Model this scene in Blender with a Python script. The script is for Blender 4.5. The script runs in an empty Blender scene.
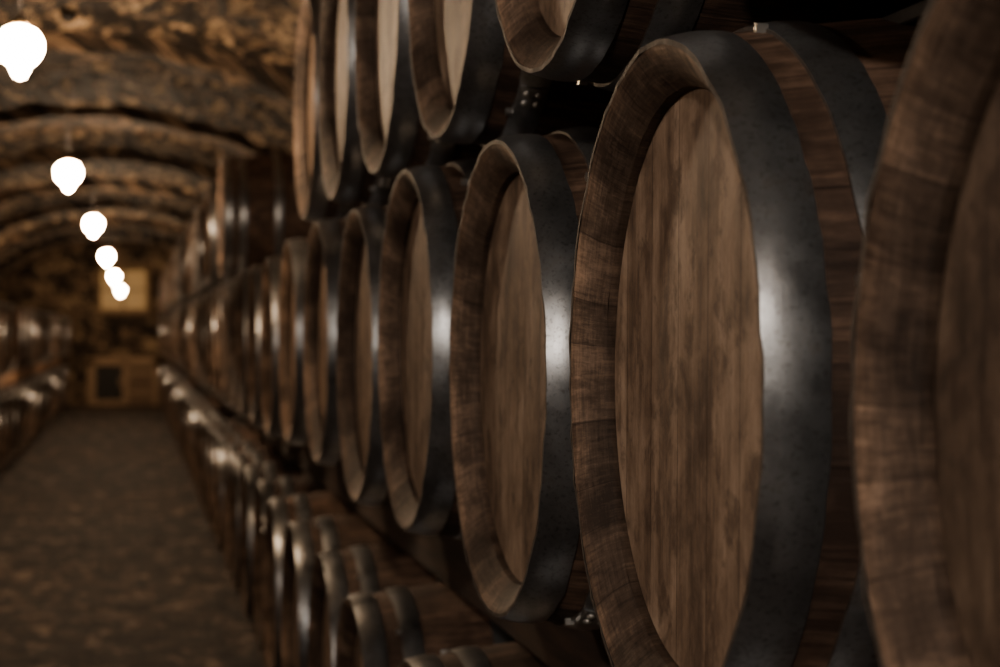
import bpy, bmesh, math, random
from mathutils import Vector, Matrix, noise
random.seed(7)
C=bpy.context.scene.collection
EYE=1.29; HX=0.448; LX=-1.07
# ---------------------------------------------------------------- helpers
class NT:
    def __init__(s,name):
        s.m=bpy.data.materials.new(name); s.m.use_nodes=True
        s.t=s.m.node_tree; s.b=s.t.nodes['Principled BSDF']
    def n(s,typ,**kw):
        nd=s.t.nodes.new(typ)
        ins=kw.pop('ins',{})
        for k,v in kw.items(): setattr(nd,k,v)
        for k,v in ins.items(): s.put(nd.inputs[k],v)
        return nd
    def put(s,sock,v):
        if isinstance(v,bpy.types.NodeSocket): s.t.links.new(v,sock)
        else: sock.default_value=v
    def math(s,op,a,b=0.0,clamp=False):
        nd=s.t.nodes.new('ShaderNodeMath'); nd.operation=op; nd.use_clamp=clamp
        s.put(nd.inputs[0],a); s.put(nd.inputs[1],b); return nd.outputs[0]
    def vec(s,x,y,z):
        nd=s.t.nodes.new('ShaderNodeCombineXYZ')
        s.put(nd.inputs[0],x);s.put(nd.inputs[1],y);s.put(nd.inputs[2],z); return nd.outputs[0]
    def noise(s,v,scale=1,detail=4,rough=.55,dist=0):
        nd=s.n('ShaderNodeTexNoise'); s.put(nd.inputs['Vector'],v)
        nd.inputs['Scale'].default_value=scale; nd.inputs['Detail'].default_value=detail
        nd.inputs['Roughness'].default_value=rough; nd.inputs['Distortion'].default_value=dist
        return nd.outputs['Fac']
    def ramp(s,f,stops):
        nd=s.n('ShaderNodeValToRGB'); s.put(nd.inputs[0],f)
        e=nd.color_ramp.elements
        while len(e)<len(stops): e.new(.5)
        for i,(p,c) in enumerate(stops):
            e[i].position=p; e[i].color=(c[0],c[1],c[2],1) if hasattr(c,'__len__') else (c,c,c,1)
        return nd.outputs[0]
    def mix(s,f,a,b,mode='MIX'):
        nd=s.n('ShaderNodeMix',data_type='RGBA',blend_type=mode)
        s.put(nd.inputs[0],f); s.put(nd.inputs[6],a); s.put(nd.inputs[7],b); return nd.outputs[2]
    def bump(s,h,st=.3,d=.01):
        nd=s.n('ShaderNodeBump'); nd.inputs['Strength'].default_value=st; nd.inputs['Distance'].default_value=d
        s.put(nd.inputs['Height'],h); s.put(s.b.inputs['Normal'],nd.outputs[0])
    def coords(s):
        tc=s.n('ShaderNodeTexCoord'); sp=s.n('ShaderNodeSeparateXYZ'); s.put(sp.inputs[0],tc.outputs['Object'])
        return tc,sp.outputs[0],sp.outputs[1],sp.outputs[2]
    def rnd(s): return s.n('ShaderNodeObjectInfo').outputs['Random']
    def set(s,**k):
        for a,v in k.items(): s.put(s.b.inputs[a],v)

def c4(r,g,b): return (r,g,b,1)

# ---------------------------------------------------------------- materials
def wood_head():
    M=NT('barrel_head_oak'); tc,x,y,z=M.coords(); r=M.rnd(); off=M.math('MULTIPLY',r,37.0)
    wob=M.noise(M.vec(off,y,z),3,2)
    y2=M.math('ADD',y,M.math('MULTIPLY',M.math('SUBTRACT',wob,.5),.02))
    pl=M.math('DIVIDE',M.math('ADD',y,M.math('MULTIPLY',r,.05)),.088)
    idx=M.math('FLOOR',pl); fr=M.math('FRACT',pl)
    wn=M.n('ShaderNodeTexWhiteNoise',noise_dimensions='2D'); M.put(wn.inputs['Vector'],M.vec(idx,off,0))
    grain=M.noise(M.vec(M.math('ADD',off,idx),M.math('MULTIPLY',y2,200),M.math('MULTIPLY',z,12)),1,6,.75)
    band=M.noise(M.vec(off,M.math('MULTIPLY',y2,16),M.math('MULTIPLY',z,2.0)),1,4,.6)
    blot=M.noise(M.vec(off,M.math('MULTIPLY',y,12),M.math('MULTIPLY',z,10)),1,6,.70,.3)
    rx=M.math('ADD',M.math('MULTIPLY',grain,.24),M.math('ADD',M.math('MULTIPLY',band,.42),M.math('MULTIPLY',blot,.48)))
    rx=M.math('ADD',rx,M.math('MULTIPLY',M.math('SUBTRACT',wn.outputs[0],.5),.065))
    col=M.ramp(rx,[(.43,(.038,.026,.019)),(.53,(.118,.079,.054)),(.62,(.212,.150,.105)),(.75,(.36,.27,.20))])
    st=M.noise(M.vec(M.math('ADD',off,9.),M.math('MULTIPLY',y,22),M.math('MULTIPLY',z,18)),1,5,.7,.2)
    col=M.mix(M.ramp(st,[(.51,0),(.62,.68)]),col,c4(.048,.030,.021))
    jl=M.math('LESS_THAN',M.math('ABSOLUTE',M.math('SUBTRACT',fr,.5)),.486)
    col=M.mix(jl,M.mix(.6,col,c4(.02,.01,.006)),col)
    col=M.mix(1.0,col,M.ramp(r,[(0,(.82,.80,.78)),(1,(1.22,1.18,1.15))]),'MULTIPLY')
    M.set(**{'Base Color':col,'Roughness':M.ramp(grain,[(.3,.5),(.7,.7)]),'Specular IOR Level':.22})
    M.bump(M.math('ADD',M.math('MULTIPLY',grain,.5),M.math('MULTIPLY',jl,.5)),.45,.003)
    return M.m
def wood_stave(name,dark,light,endgrain=False):
    M=NT(name); tc,x,y,z=M.coords(); r=M.rnd(); off=M.math('MULTIPLY',r,51.0)
    ang=M.math('ARCTAN2',y,z); t=M.math('MULTIPLY',M.math('ADD',ang,math.pi),27/(2*math.pi))
    # uneven stave widths
    t=M.math('ADD',t,M.math('MULTIPLY',M.math('SINE',M.math('ADD',M.math('MULTIPLY',ang,9),off)),.22))
    idx=M.math('FLOOR',t); fr=M.math('FRACT',t)
    wn=M.n('ShaderNodeTexWhiteNoise',noise_dimensions='2D'); M.put(wn.inputs['Vector'],M.vec(idx,off,0))
    rad=M.math('SQRT',M.math('ADD',M.math('MULTIPLY',y,y),M.math('MULTIPLY',z,z)))
    if endgrain:
        g1=M.noise(M.vec(M.math('MULTIPLY',rad,420),M.math('MULTIPLY',t,1.6),off),1,5,.7,.3)
        g2=M.noise(M.vec(M.math('MULTIPLY',rad,45),M.math('MULTIPLY',t,11),off),1,5,.75,.4)
        g=M.math('ADD',M.math('MULTIPLY',g1,.45),M.math('MULTIPLY',g2,.55))
    else:
        g=M.noise(M.vec(M.math('MULTIPLY',x,9),M.math('MULTIPLY',t,7),off),1,6,.72)
    bl=M.noise(M.vec(M.math('ADD',M.math('MULTIPLY',x,12),off),M.math('MULTIPLY',y,12),M.math('MULTIPLY',z,12)),1,5,.65)
    f=M.math('ADD',M.math('MULTIPLY',g,.58 if endgrain else .55),M.math('ADD',M.math('MULTIPLY',bl,.42 if endgrain else .45),M.math('MULTIPLY',M.math('SUBTRACT',wn.outputs[0],.5),.11)))
    mid=tuple((a+b)*.34 for a,b in zip(dark,light))
    col=M.ramp(f,[(.41,dark),(.52,mid),(.64,light)])
    if endgrain:
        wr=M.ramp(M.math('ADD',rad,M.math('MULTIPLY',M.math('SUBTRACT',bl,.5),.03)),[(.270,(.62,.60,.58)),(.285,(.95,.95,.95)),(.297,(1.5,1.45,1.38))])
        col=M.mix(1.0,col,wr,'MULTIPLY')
    jl=M.math('LESS_THAN',M.math('ABSOLUTE',M.math('SUBTRACT',fr,.5)),.490)
    col=M.mix(jl,M.mix(.55 if endgrain else .8,col,c4(.012,.006,.004)),col)
    M.set(**{'Base Color':col,'Roughness':.68,'Specular IOR Level':.22})
    M.bump(M.math('ADD',g,M.math('MULTIPLY',jl,.6)),.6,.003)
    return M.m
def steel():
    M=NT('hoop_steel'); tc,x,y,z=M.coords(); r=M.rnd(); off=M.math('MULTIPLY',r,51.0)
    ang=M.math('ARCTAN2',y,z)
    v3=M.vec(M.math('ADD',x,off),y,z)
    n1=M.noise(v3,11,6,.65); n2=M.noise(v3,190,4,.75)
    st=M.noise(M.vec(M.math('MULTIPLY',x,300),M.math('MULTIPLY',ang,4),off),1,4,.6)
    col=M.ramp(n1,[(.3,(.13,.13,.133)),(.5,(.215,.218,.222)),(.7,(.31,.313,.316))])
    col=M.mix(M.ramp(n2,[(.53,0),(.66,.65)]),col,c4(.07,.064,.060))
    col=M.mix(M.ramp(M.noise(v3,22,6,.72),[(.58,0),(.74,.6)]),col,c4(.09,.06,.040))
    ro=M.math('ADD',M.math('MULTIPLY',n1,.30),M.math('ADD',M.math('MULTIPLY',n2,.12),M.math('ADD',M.math('MULTIPLY',st,.08),.09)))
    M.set(**{'Base Color':col,'Metallic':.9,'Roughness':ro,'Specular IOR Level':.4})
    M.bump(M.math('ADD',M.math('MULTIPLY',n2,.6),M.math('MULTIPLY',st,.25)),.22,.0010)
    return M.m
def simple(name,col,rough=.6,metal=0,nscale=20,amt=.4,bump=.2):
    M=NT(name); tc,x,y,z=M.coords(); n=M.noise(tc.outputs['Object'],nscale,5,.65)
    d=tuple(c*(1-amt) for c in col); l=tuple(c*(1+amt) for c in col)
    M.set(**{'Base Color':M.ramp(n,[(.35,d),(.65,l)]),'Roughness':rough,'Metallic':metal})
    M.bump(n,bump,.005); return M.m
def beam_wood(name,dark,light):
    M=NT(name); tc,x,y,z=M.coords()
    g=M.noise(M.vec(M.math('MULTIPLY',x,40),M.math('MULTIPLY',y,2.5),M.math('MULTIPLY',z,40)),1,5,.65)
    M.set(**{'Base Color':M.ramp(g,[(.35,dark),(.7,light)]),'Roughness':.75}); M.bump(g,.4,.004); return M.m
def brick(name,c1,c2,mort,bw,bh,stain=.6,bumpd=.03,light=(.30,.19,.10),ns=5.5,ds=8,sx=1,sy=1):
    M=NT(name); uv=M.n('ShaderNodeUVMap').outputs[0]
    wob=M.n('ShaderNodeTexNoise'); M.put(wob.inputs['Vector'],uv); wob.inputs['Scale'].default_value=6
    vm=M.n('ShaderNodeVectorMath',operation='SUBTRACT'); M.put(vm.inputs[0],wob.outputs['Color']); vm.inputs[1].default_value=(.5,.5,.5)
    vs=M.n('ShaderNodeVectorMath',operation='SCALE'); M.put(vs.inputs[0],vm.outputs[0]); vs.inputs['Scale'].default_value=.05
    va=M.n('ShaderNodeVectorMath',operation='ADD'); M.put(va.inputs[0],uv); M.put(va.inputs[1],vs.outputs[0])
    b=M.n('ShaderNodeTexBrick'); M.put(b.inputs['Vector'],va.outputs[0])
    for k,v in {'Color1':c4(*c1),'Color2':c4(*c2),'Mortar':c4(*mort),'Scale':1.0,'Mortar Size':.012,'Mortar Smooth':.3,'Bias':0.0,'Brick Width':bw,'Row Height':bh}.items(): b.inputs[k].default_value=v
    mp_=M.n('ShaderNodeMapping'); M.put(mp_.inputs['Vector'],uv); mp_.inputs['Scale'].default_value=(sx,sy,1); uw=mp_.outputs[0]
    n=M.noise(uw,1.1,6,.7,.4); n2=M.noise(uw,ns,6,.78)
    col=M.mix(M.ramp(n,[(.44,stain),(.60,0)]),b.outputs['Color'],c4(.020,.013,.009))
    col=M.mix(M.ramp(n2,[(.52,0),(.60,.95)]),col,c4(*light))
    col=M.mix(M.ramp(M.noise(uw,ds,5,.75),[(.45,.97),(.52,0)]),col,c4(.010,.007,.005))
    M.set(**{'Base Color':col,'Roughness':.8,'Specular IOR Level':.3})
    h=M.math('ADD',M.math('MULTIPLY',b.outputs['Fac'],-.5),M.math('MULTIPLY',n2,1.5)); M.bump(h,1.0,bumpd); return M.m

m_head=wood_head()
m_stave=wood_stave('barrel_stave_oak',(.022,.012,.008),(.150,.088,.058))
m_rim=wood_stave('barrel_chime_oak',(.030,.018,.012),(.225,.148,.102),True)
m_hoop=steel()
m_edge=simple('hoop_rusty_edge',(.055,.042,.034),.7,.4,90)
m_rivet=simple('rivet_steel',(.45,.43,.40),.35,.9,60,.3,.1)
m_bung=simple('bung_silicone',(.25,.18,.12),.6)
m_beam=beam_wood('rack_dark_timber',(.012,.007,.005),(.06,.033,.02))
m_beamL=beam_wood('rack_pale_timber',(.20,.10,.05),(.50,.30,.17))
m_iron=simple('rack_iron',(.05,.045,.04),.5,.8)
m_vault=brick('vault_brick',(.20,.118,.062),(.11,.064,.034),(.05,.03,.018),.26,.09,.9,.09,(.64,.45,.27),6.5,6.5,.40,1.0)
m_rib=brick('rib_brick',(.11,.066,.038),(.06,.035,.021),(.03,.02,.012),.075,.24,.85,.07,(.34,.22,.13),6,6,.6,1)
m_wall=brick('wall_stone',(.17,.11,.065),(.10,.06,.035),(.05,.035,.025),.36,.17,.6,.04,(.25,.16,.09))
m_endw=brick('end_wall_stone',(.22,.145,.085),(.11,.07,.04),(.04,.027,.018),.30,.14,.5,.05,(.36,.25,.14),3,2.5)
m_floor=brick('floor_cobble',(.100,.068,.049),(.046,.031,.023),(.022,.015,.011),.22,.12,.75,.05,(.26,.185,.135),6.5,7,1,.5)

# ---------------------------------------------------------------- barrel
L=.95
def rr(x): return .345-.043*((x-L/2)/(L/2))**2
def build_barrel(seed,plain=False):
    rnd=random.Random(seed); N=112
    bm=bmesh.new()
    def ring(x,r,jit=0,ph=0):
        vs=[]
        for i in range(N):
            a=2*math.pi*i/N
            j=jit*(noise.noise(Vector((math.cos(a)*9+ph,math.sin(a)*9+seed*3.1,x*20)))) if jit else 0
            vs.append(bm.verts.new((x+ (j if jit else 0),r*math.sin(a),r*math.cos(a))))
        return vs
    def bridge(a,b,mi,smooth=True):
        for i in range(N):
            f=bm.faces.new((a[i],a[(i+1)%N],b[(i+1)%N],b[i])); f.material_index=mi; f.smooth=smooth
    # mats 0 head 1 stave 2 rim 3 hoop 4 rivet 5 bung
    c0=bm.verts.new((.039,0,0)); a0r=ring(.039,.266)
    for i in range(N):
        f=bm.faces.new((c0,a0r[(i+1)%N],a0r[i])); f.material_index=0
    def band(pts,mi,jit=0,ph=0,smooth=True):
        rs=[ring(x,r,jit,ph) for x,r in pts]
        for k in range(1,len(rs)): bridge(rs[k-1],rs[k],mi,smooth)
    band([(.041,.2655),(.0385,.263),(.030,.2645)],2)
    band([(.030,.2645),(.016,.277),(.003,.2955)],2,.0012)
    band([(.003,.2955),(.001,.2995)],2,.0008)
    last=None
    K=22
    for k in range(0,K+1):
        x=.003+(L-.006)*k/K
        nr=ring(x,rr(x)-.001)
        if last: bridge(last,nr,1)
        last=nr
    band([(L-.003,rr(L)-.001),(L,.296),(L,.29)],2); band([(L,.29),(L-.03,.265),(L-.036,.264)],2)
    f=bm.faces.new(ring(L-.036,.266)); f.material_index=0
    # hoops
    hoops=[(.0005,.050),(.080,.123),(.262,.302)]
    hoops+= [(L-b,L-a) for a,b in hoops]
    for hi,(a,b) in enumerate(hoops):
        th=.0024; ph=hi*5; J=.0026
        band([(a,rr(a)-.0025),(a,rr(a)+th)],6,J,ph,False)
        pr=[]
        for q in range(7):
            t=q/6; x=a+(b-a)*t; pr.append((x,rr(x)+th+.0028*(1-(2*t-1)**2)*(b-a)/.050))
        band(pr,3,J,ph)
        band([(b,rr(b)+th),(b,rr(b)-.002)],6,J,ph,False)
        a0=rnd.uniform(0,2*math.pi) if hi>0 else rnd.choice([.35,2.7,3.6,5.6])
        w=.14; S=8; prev=None
        for s in range(S+1):
            aa=a0+w*s/S; cur=[]
            for (x,o) in [(a+.001,th-.001),(a+.003,th+.0024),((a+b)/2,th+.0052*(b-a)/.050+.0004),(b-.003,th+.0024),(b-.001,th-.001)]:
                r_=rr(x)+o; cur.append(bm.verts.new((x,r_*math.sin(aa),r_*math.cos(aa))))
            if prev:
                for q in range(4):
                    f=bm.faces.new((prev[q],cur[q],cur[q+1],prev[q+1])); f.material_index=3
            else:
                f=bm.faces.new(cur[::-1]); f.material_index=3
            prev=cur
        f=bm.faces.new(prev); f.material_index=3
        for (dx,da) in [(.3,.04),(.7,.04),(.3,.10),(.7,.10)]:
            x=a+(b-a)*dx; aa=a0+da; r_=rr(x)+th+.0045
            mt=Matrix.Translation((x,r_*math.sin(aa),r_*math.cos(aa)))@Matrix.Rotation(-aa,4,'X')@Matrix.Scale(.6,4,(0,0,1))
            g=bmesh.ops.create_icosphere(bm,subdivisions=2,radius=.0055,matrix=mt)
            for v in g['verts']:
                for f in v.link_faces: f.material_index=4; f.smooth=True
        if hi in(1,4):
            for kk in range(6):
                aa=a0+1+kk*2*math.pi/6; x=a-.003 if hi==1 else b+.003; r_=rr(x)+.003
                mt=Matrix.Translation((x,r_*math.sin(aa),r_*math.cos(aa)))@Matrix.Rotation(-aa,4,'X')@Matrix.Diagonal((1.2,.8,.9,1))
                g=bmesh.ops.create_cube(bm,size=.009,matrix=mt)
                for v in g['verts']:
                    for f in v.link_faces: f.material_index=4
    g=bmesh.ops.create_cone(bm,cap_ends=True,segments=20,radius1=.026,radius2=.022,depth=.03,matrix=Matrix.Translation((L/2,0,.352)))
    for v in g['verts']:
        for f in v.link_faces: f.material_index=5
    bmesh.ops.recalc_face_normals(bm,faces=bm.faces)
    me=bpy.data.meshes.new('wine_barrel_mesh'); bm.to_mesh(me); bm.free()
    for m in (m_head,m_stave,m_rim,m_hoop,m_rivet,m_bung,m_edge): me.materials.append(m)
    return me
B=[build_barrel(s) for s in (1,2,3,4)]
cnt=0
def barrel(y,h,x=HX,flip=False,rot=None,mi=None,sc=(1,1,1)):
    global cnt
    o=bpy.data.objects.new('wine_barrel',B[cnt%4 if mi is None else mi]); cnt+=1
    C.objects.link(o); o.location=(x,y,EYE+h); o.scale=sc
    r=random.uniform(-.12,.12) if rot is None else rot
    o.rotation_euler=(r,0,math.pi if flip else 0)
    return o
END=31.2; LOW=-.86
mid=[(-.72,-.045),(.005,-.045),(.735,-.045),(1.475,-.044),(2.185,-.057),(2.911,-.028),(3.606,-.046),(4.40,-.022),(5.25,-.025)]
y=6.0
while y<END: mid.append((y,-.045+random.uniform(-.006,.006))); y+=.728
for i,(y,h) in enumerate(mid): barrel(y,h,HX+random.uniform(-.004,.004),sc=(1,.94,.99) if i==3 else (1,1,1),rot=0.02 if i==3 else None)
up=[(-.36,.60),(.37,.60),(1.09,.60),(1.86,.595),(2.565,.60),(3.275,.61),(4.0,.615),(4.75,.62)]
y=9.15
while y<END: up.append((y,.605)); y+=.728 if random.random()>.12 else 1.46
for y,h in up: barrel(y,h,HX+random.uniform(-.01,.01))
y=-.03
while y<END: barrel(y,LOW,HX+random.uniform(-.008,.008)); y+=.729
y=6.2
while y<END:
    barrel(y,LOW,LX+random.uniform(-.02,.02),True)
    if not (17<y<19): barrel(y+.36,-.045,LX+random.uniform(-.02,.02),True)
    y+=.74

# ---------------------------------------------------------------- box-built things
def mesh_obj(name,fn,mats,parent=None):
    bm=bmesh.new(); fn(bm); bmesh.ops.recalc_face_normals(bm,faces=bm.faces)
    me=bpy.data.meshes.new(name); bm.to_mesh(me); bm.free()
    for m in mats: me.materials.append(m)
    o=bpy.data.objects.new(name,me); C.objects.link(o)
    if parent: o.parent=parent
    return o
def box(bm,x0,x1,y0,y1,z0,z1,mi=0,bev=.004):
    g=bmesh.ops.create_cube(bm,size=1,matrix=Matrix.Translation(((x0+x1)/2,(y0+y1)/2,(z0+z1)/2))@Matrix.Diagonal((x1-x0,y1-y0,z1-z0,1)))
    vs=g['verts']; fs=set(f for v in vs for f in v.link_faces)
    for f in fs: f.material_index=mi
    if bev:
        es=set(e for v in vs for e in v.link_edges)
        r=bmesh.ops.bevel(bm,geom=list(es),offset=bev,segments=1,affect='EDGES')
        for f in r['faces']: f.material_index=mi
def wedge(bm,x0,x1,y,z,w,h,s,mi):
    pts=[(y,z),(y+s*w,z),(y+s*w,z+h)]
    a=[bm.verts.new((x0,p,q)) for p,q in pts]; b=[bm.verts.new((x1,p,q)) for p,q in pts]
    fs=[bm.faces.new(a),bm.faces.new(b[::-1])]
    for i in range(3): fs.append(bm.faces.new((a[i],a[(i+1)%3],b[(i+1)%3],b[i])))
    for f in fs: f.material_index=mi
def rack(xh,sgn,y0,y1,rowsY,upper,matbeam):
    lb=LOW-.333; lt=LOW+.335
    def fn(bm):
        for off in (.19,.72):
            xs=sorted((xh+sgn*off,xh+sgn*(off+.075)))
            box(bm,xs[0],xs[1],y0,y1,0.0,EYE+lb,0)
            box(bm,xs[0],xs[1],y0,y1,EYE+lt,EYE-.380,0)
            if upper:
                box(bm,xs[0],xs[1],y0,upper[0],EYE+.262,EYE+.276,1,.002)
                box(bm,xs[0],xs[1],upper[1],y1,EYE+.262,EYE+.276,1,.002)
            for (yy,h) in rowsY:
                for s in (-1,1):
                    wedge(bm,xs[0]+.005,xs[1]-.005,yy+s*.10,EYE-.380,.15,.055,s,0)
    return mesh_obj('barrel_rack',fn,[matbeam,m_iron])
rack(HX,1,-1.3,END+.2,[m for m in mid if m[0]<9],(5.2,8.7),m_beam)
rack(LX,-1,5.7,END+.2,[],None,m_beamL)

# ---------------------------------------------------------------- room shell
CX=-.30; A=2.2; SP=1.55; BH=1.40; Y0=-5.0; Y1=31.9
def uvgrid(bm,rows,uvs,mi=0,smooth=True):
    ul=bm.loops.layers.uv.verify()
    V=[[bm.verts.new(p) for p in r] for r in rows]
    for i in range(len(V)-1):
        for j in range(len(V[0])-1):
            ids=[(i,j),(i+1,j),(i+1,j+1),(i,j+1)]
            f=bm.faces.new([V[a][b] for a,b in ids]); f.smooth=smooth; f.material_index=mi
            for lp,(a,b) in zip(f.loops,ids): lp[ul].uv=uvs[a][b]
def arc(nseg,da=0):
    out=[];s=0;prev=None
    for k in range(nseg+1):
        t=math.pi*k/nseg; p=(CX-(A-da)*math.cos(t),SP+(BH-da)*math.sin(t))
        if prev: s+=math.dist(prev,p)
        out.append((p[0],p[1],s)); prev=p
    return out
def f_vault(bm):
    ar=arc(110); ny=420; rows=[];uvs=[]
    for i in range(ny+1):
        yy=Y0+(Y1-Y0)*i/ny; R=[]
        for x,z,s in ar:
            v=Vector((x*1.5,yy*.9,z*1.5)); d=.03*noise.noise(v)+.05*noise.noise(v*3.5)+.03*noise.noise(v*8)
            dx,dz=(x-CX)/A,(z-SP)/BH
            R.append((x+dx*d,yy,z+dz*d))
        rows.append(R); uvs.append([(yy,s) for x,z,s in ar])
    uvgrid(bm,rows,uvs)
mesh_obj('ceiling',f_vault,[m_vault])
def f_ribs(bm):
    yy=3.6
    while yy<Y1-1:
        w=.50; th=.10
        o=arc(90,-.06); n=arc(90,th)
        P=[(o,yy),(n,yy),(n,yy+w/2),(n,yy+w),(o,yy+w)]
        rows=[[(x+.02*noise.noise(Vector((x*4,py*9,z*4))),py+.04*noise.noise(Vector((x*4,py*5,z*4+7))),z+.035*noise.noise(Vector((x*4,py*7,z*4+3)))) for x,z,s in a] for a,py in P]
        uo=[0,th,th+w/2,th+w,th*2+w]
        uvs=[[(uo[i]+yy,s) for x,z,s in a] for i,(a,py) in enumerate(P)]
        uvgrid(bm,rows,uvs,0,False)
        yy+=3.1
mesh_obj('trim_1',f_ribs,[m_rib])
def quad(name,pts,uv,mat):
    def fn(bm): uvgrid(bm,[[pts[0],pts[1]],[pts[3],pts[2]]],[[uv[0],uv[1]],[uv[3],uv[2]]],0,False)
    return mesh_obj(name,fn,[mat])
Ww=SP+.02
quad('wall_right',[(CX+A,Y0,0),(CX+A,Y1,0),(CX+A,Y1,Ww),(CX+A,Y0,Ww)],[(0,0),(Y1-Y0,0),(Y1-Y0,Ww),(0,Ww)],m_wall)
quad('wall_left',[(CX-A,Y0,0),(CX-A,Y1,0),(CX-A,Y1,Ww),(CX-A,Y0,Ww)],[(0,0),(Y1-Y0,0),(Y1-Y0,Ww),(0,Ww)],m_wall)
quad('wall_back',[(CX-A,Y0,0),(CX+A,Y0,0),(CX+A,Y0,3.1),(CX-A,Y0,3.1)],[(0,0),(2*A,0),(2*A,3.1),(0,3.1)],m_wall)
quad('wall_end',[(CX-A,Y1-.05,0),(CX+A,Y1-.05,0),(CX+A,Y1-.05,3.1),(CX-A,Y1-.05,3.1)],[(0,0),(2*A,0),(2*A,3.1),(0,3.1)],m_endw)
def f_floor(bm):
    rows=[];uvs=[]
    for i in range(401):
        yy=Y0+(Y1-Y0)*i/400
        rows.append([(CX-A+2*A*j/50,yy,.018*noise.noise(Vector((j*.9,yy*7,0)))-.012) for j in range(51)])
        uvs.append([(2*A*j/50,yy) for j in range(51)])
    uvgrid(bm,rows,uvs)
mesh_obj('floor',f_floor,[m_floor])

# end wall door and window
m_frame=beam_wood('door_frame_wood',(.18,.11,.06),(.42,.28,.16))
m_wframe=beam_wood('window_frame_wood',(.09,.050,.02),(.22,.13,.05))
m_dark=simple('door_dark_panel',(.010,.008,.006),.7)  # single near-black panel set in the door opening
m_leaf=beam_wood('door_leaf_wood',(.10,.06,.035),(.22,.14,.08))
YE=Y1-.07
def f_door(bm):
    z1=EYE-.45
    box(bm,-.80,-.66,YE-.14,YE,0,z1,0); box(bm,-.80,.44,YE-.14,YE,z1-.12,z1+.03,0)
    box(bm,-.19,-.08,YE-.14,YE,0,z1,0); box(bm,.34,.44,YE-.14,YE,0,z1,0)
    box(bm,-.66,-.19,YE-.04,YE,0,z1-.1,1)
    box(bm,-.66,-.19,YE-.12,YE,0,.10,0)
    for k in range(4): box(bm,-.08+k*.105,.02+k*.105,YE-.08,YE,0,z1-.1,2)
    box(bm,-.06,.32,YE-.1,YE-.07,.2,.26,0); box(bm,-.06,.32,YE-.1,YE-.07,.55,.61,0)
    box(bm,-.25,-.215,YE-.07,YE-.03,.35,.5,0)
mesh_obj('door_1',f_door,[m_frame,m_dark,m_leaf])
mp=NT('window_pane_glow'); mp.set(**{'Base Color':c4(.10,.06,.025),'Emission Color':c4(1,.50,.12),'Emission Strength':.20,'Roughness':.5})
def f_win(bm):
    x0,x1,z0,z1=-.58,.24,EYE+.42,EYE+1.15
    box(bm,x0,x1,YE-.03,YE,z0,z1,1,0)
    for a,b in ((x0-.06,x0+.02),(x1-.02,x1+.06),((x0+x1)/2-.02,(x0+x1)/2+.02)): box(bm,a,b,YE-.1,YE-.01,z0,z1,0)
    for a,b in ((z0-.08,z0+.02),(z1-.02,z1+.06),((z0+z1)/2-.015,(z0+z1)/2+.015)): box(bm,x0-.06,x1+.06,YE-.1,YE-.01,a,b,0)
mesh_obj('window_1',f_win,[m_wframe,mp.m])

# ---------------------------------------------------------------- lamps
m_brass=simple('lamp_brass',(.20,.13,.06),.45,.9)
m_cord=simple('lamp_cord',(.015,.012,.010),.8)
def lamp(x,y,h,st,col=(1,.69,.42),r=.066):
    e=bpy.data.objects.new('pendant_lamp',None); C.objects.link(e); e.location=(x,y,EYE+h); e.empty_display_size=.1
    M_=NT('lamp_glass'); M_.set(**{'Base Color':c4(1,.9,.8),'Emission Color':c4(*col),'Emission Strength':st})
    def lathe(bm,prof,N=24,mi=0):
        R=[[bm.verts.new((q*math.cos(2*math.pi*i/N),q*math.sin(2*math.pi*i/N),z)) for i in range(N)] for q,z in prof]
        for a,b in zip(R,R[1:]):
            for i in range(N):
                f=bm.faces.new((a[i],a[(i+1)%N],b[(i+1)%N],b[i])); f.smooth=True; f.material_index=mi
        bm.faces.new(R[0]).material_index=mi; bm.faces.new(R[-1]).material_index=mi
    s=r/.066
    def g(bm): lathe(bm,[(q*s,z*s) for q,z in [(.020,.062),(.048,.048),(.064,.022),(.066,0),(.060,-.022),(.046,-.042),(.028,-.056),(.022,-.074),(.016,-.084),(.004,-.090)]],16)
    a=mesh_obj('glass_globe',g,[M_.m],e)
    top=SP+BH*math.sqrt(max(0,1-((x-CX)/A)**2))-(EYE+h)
    def k(bm):
        lathe(bm,[(.024*s,.060*s),(.028*s,.064*s),(.026*s,.072*s),(.010*s,.080*s),(.004,.09*s)])
        lathe(bm,[(.0018,.085*s),(.0018,top)],8,1)
        lathe(bm,[(.012,top-.05),(.04,top-.03),(.045,top+.01)],16,1)
    mesh_obj('cap_and_cord',k,[m_brass,m_cord],e)
Z2Y=lambda z:z*1.0225+.066
for (x,z,h,p) in [(-.32,5.0,.825,340),(-.33,9.0,.83,480),(-.30,13.3,.836,560),(-.28,18.5,.82,620),(-.26,24,.79,560),(-.21,29,.72,340)]:
    lamp(x,Z2Y(z),h,p)
lamp(-1.0,-1.9,1.22,1650,(1,.88,.76),.068)  # unseen pendant behind the camera, placed for hoop highlights and head fill
lamp(-1.60,1.9,.85,250,(1,.81,.64))  # fill lamp added out of view on the left to brighten the barrel heads

w=bpy.data.worlds.new('w'); bpy.context.scene.world=w; w.use_nodes=True
w.node_tree.nodes['Background'].inputs[0].default_value=(.5,.35,.25,1); w.node_tree.nodes['Background'].inputs[1].default_value=.01

# ---------------------------------------------------------------- camera
cd=bpy.data.cameras.new('camera'); cam=bpy.data.objects.new('camera',cd); C.objects.link(cam)
cam.location=(0,0,EYE); cam.rotation_euler=(math.pi/2,0,-math.asin(.207))
cd.sensor_width=36; cd.lens=62.4; cd.clip_start=.05; cd.clip_end=100
cd.dof.use_dof=True; cd.dof.focus_distance=1.74; cd.dof.aperture_fstop=5.4; cd.dof.aperture_blades=0
bpy.context.scene.camera=cam
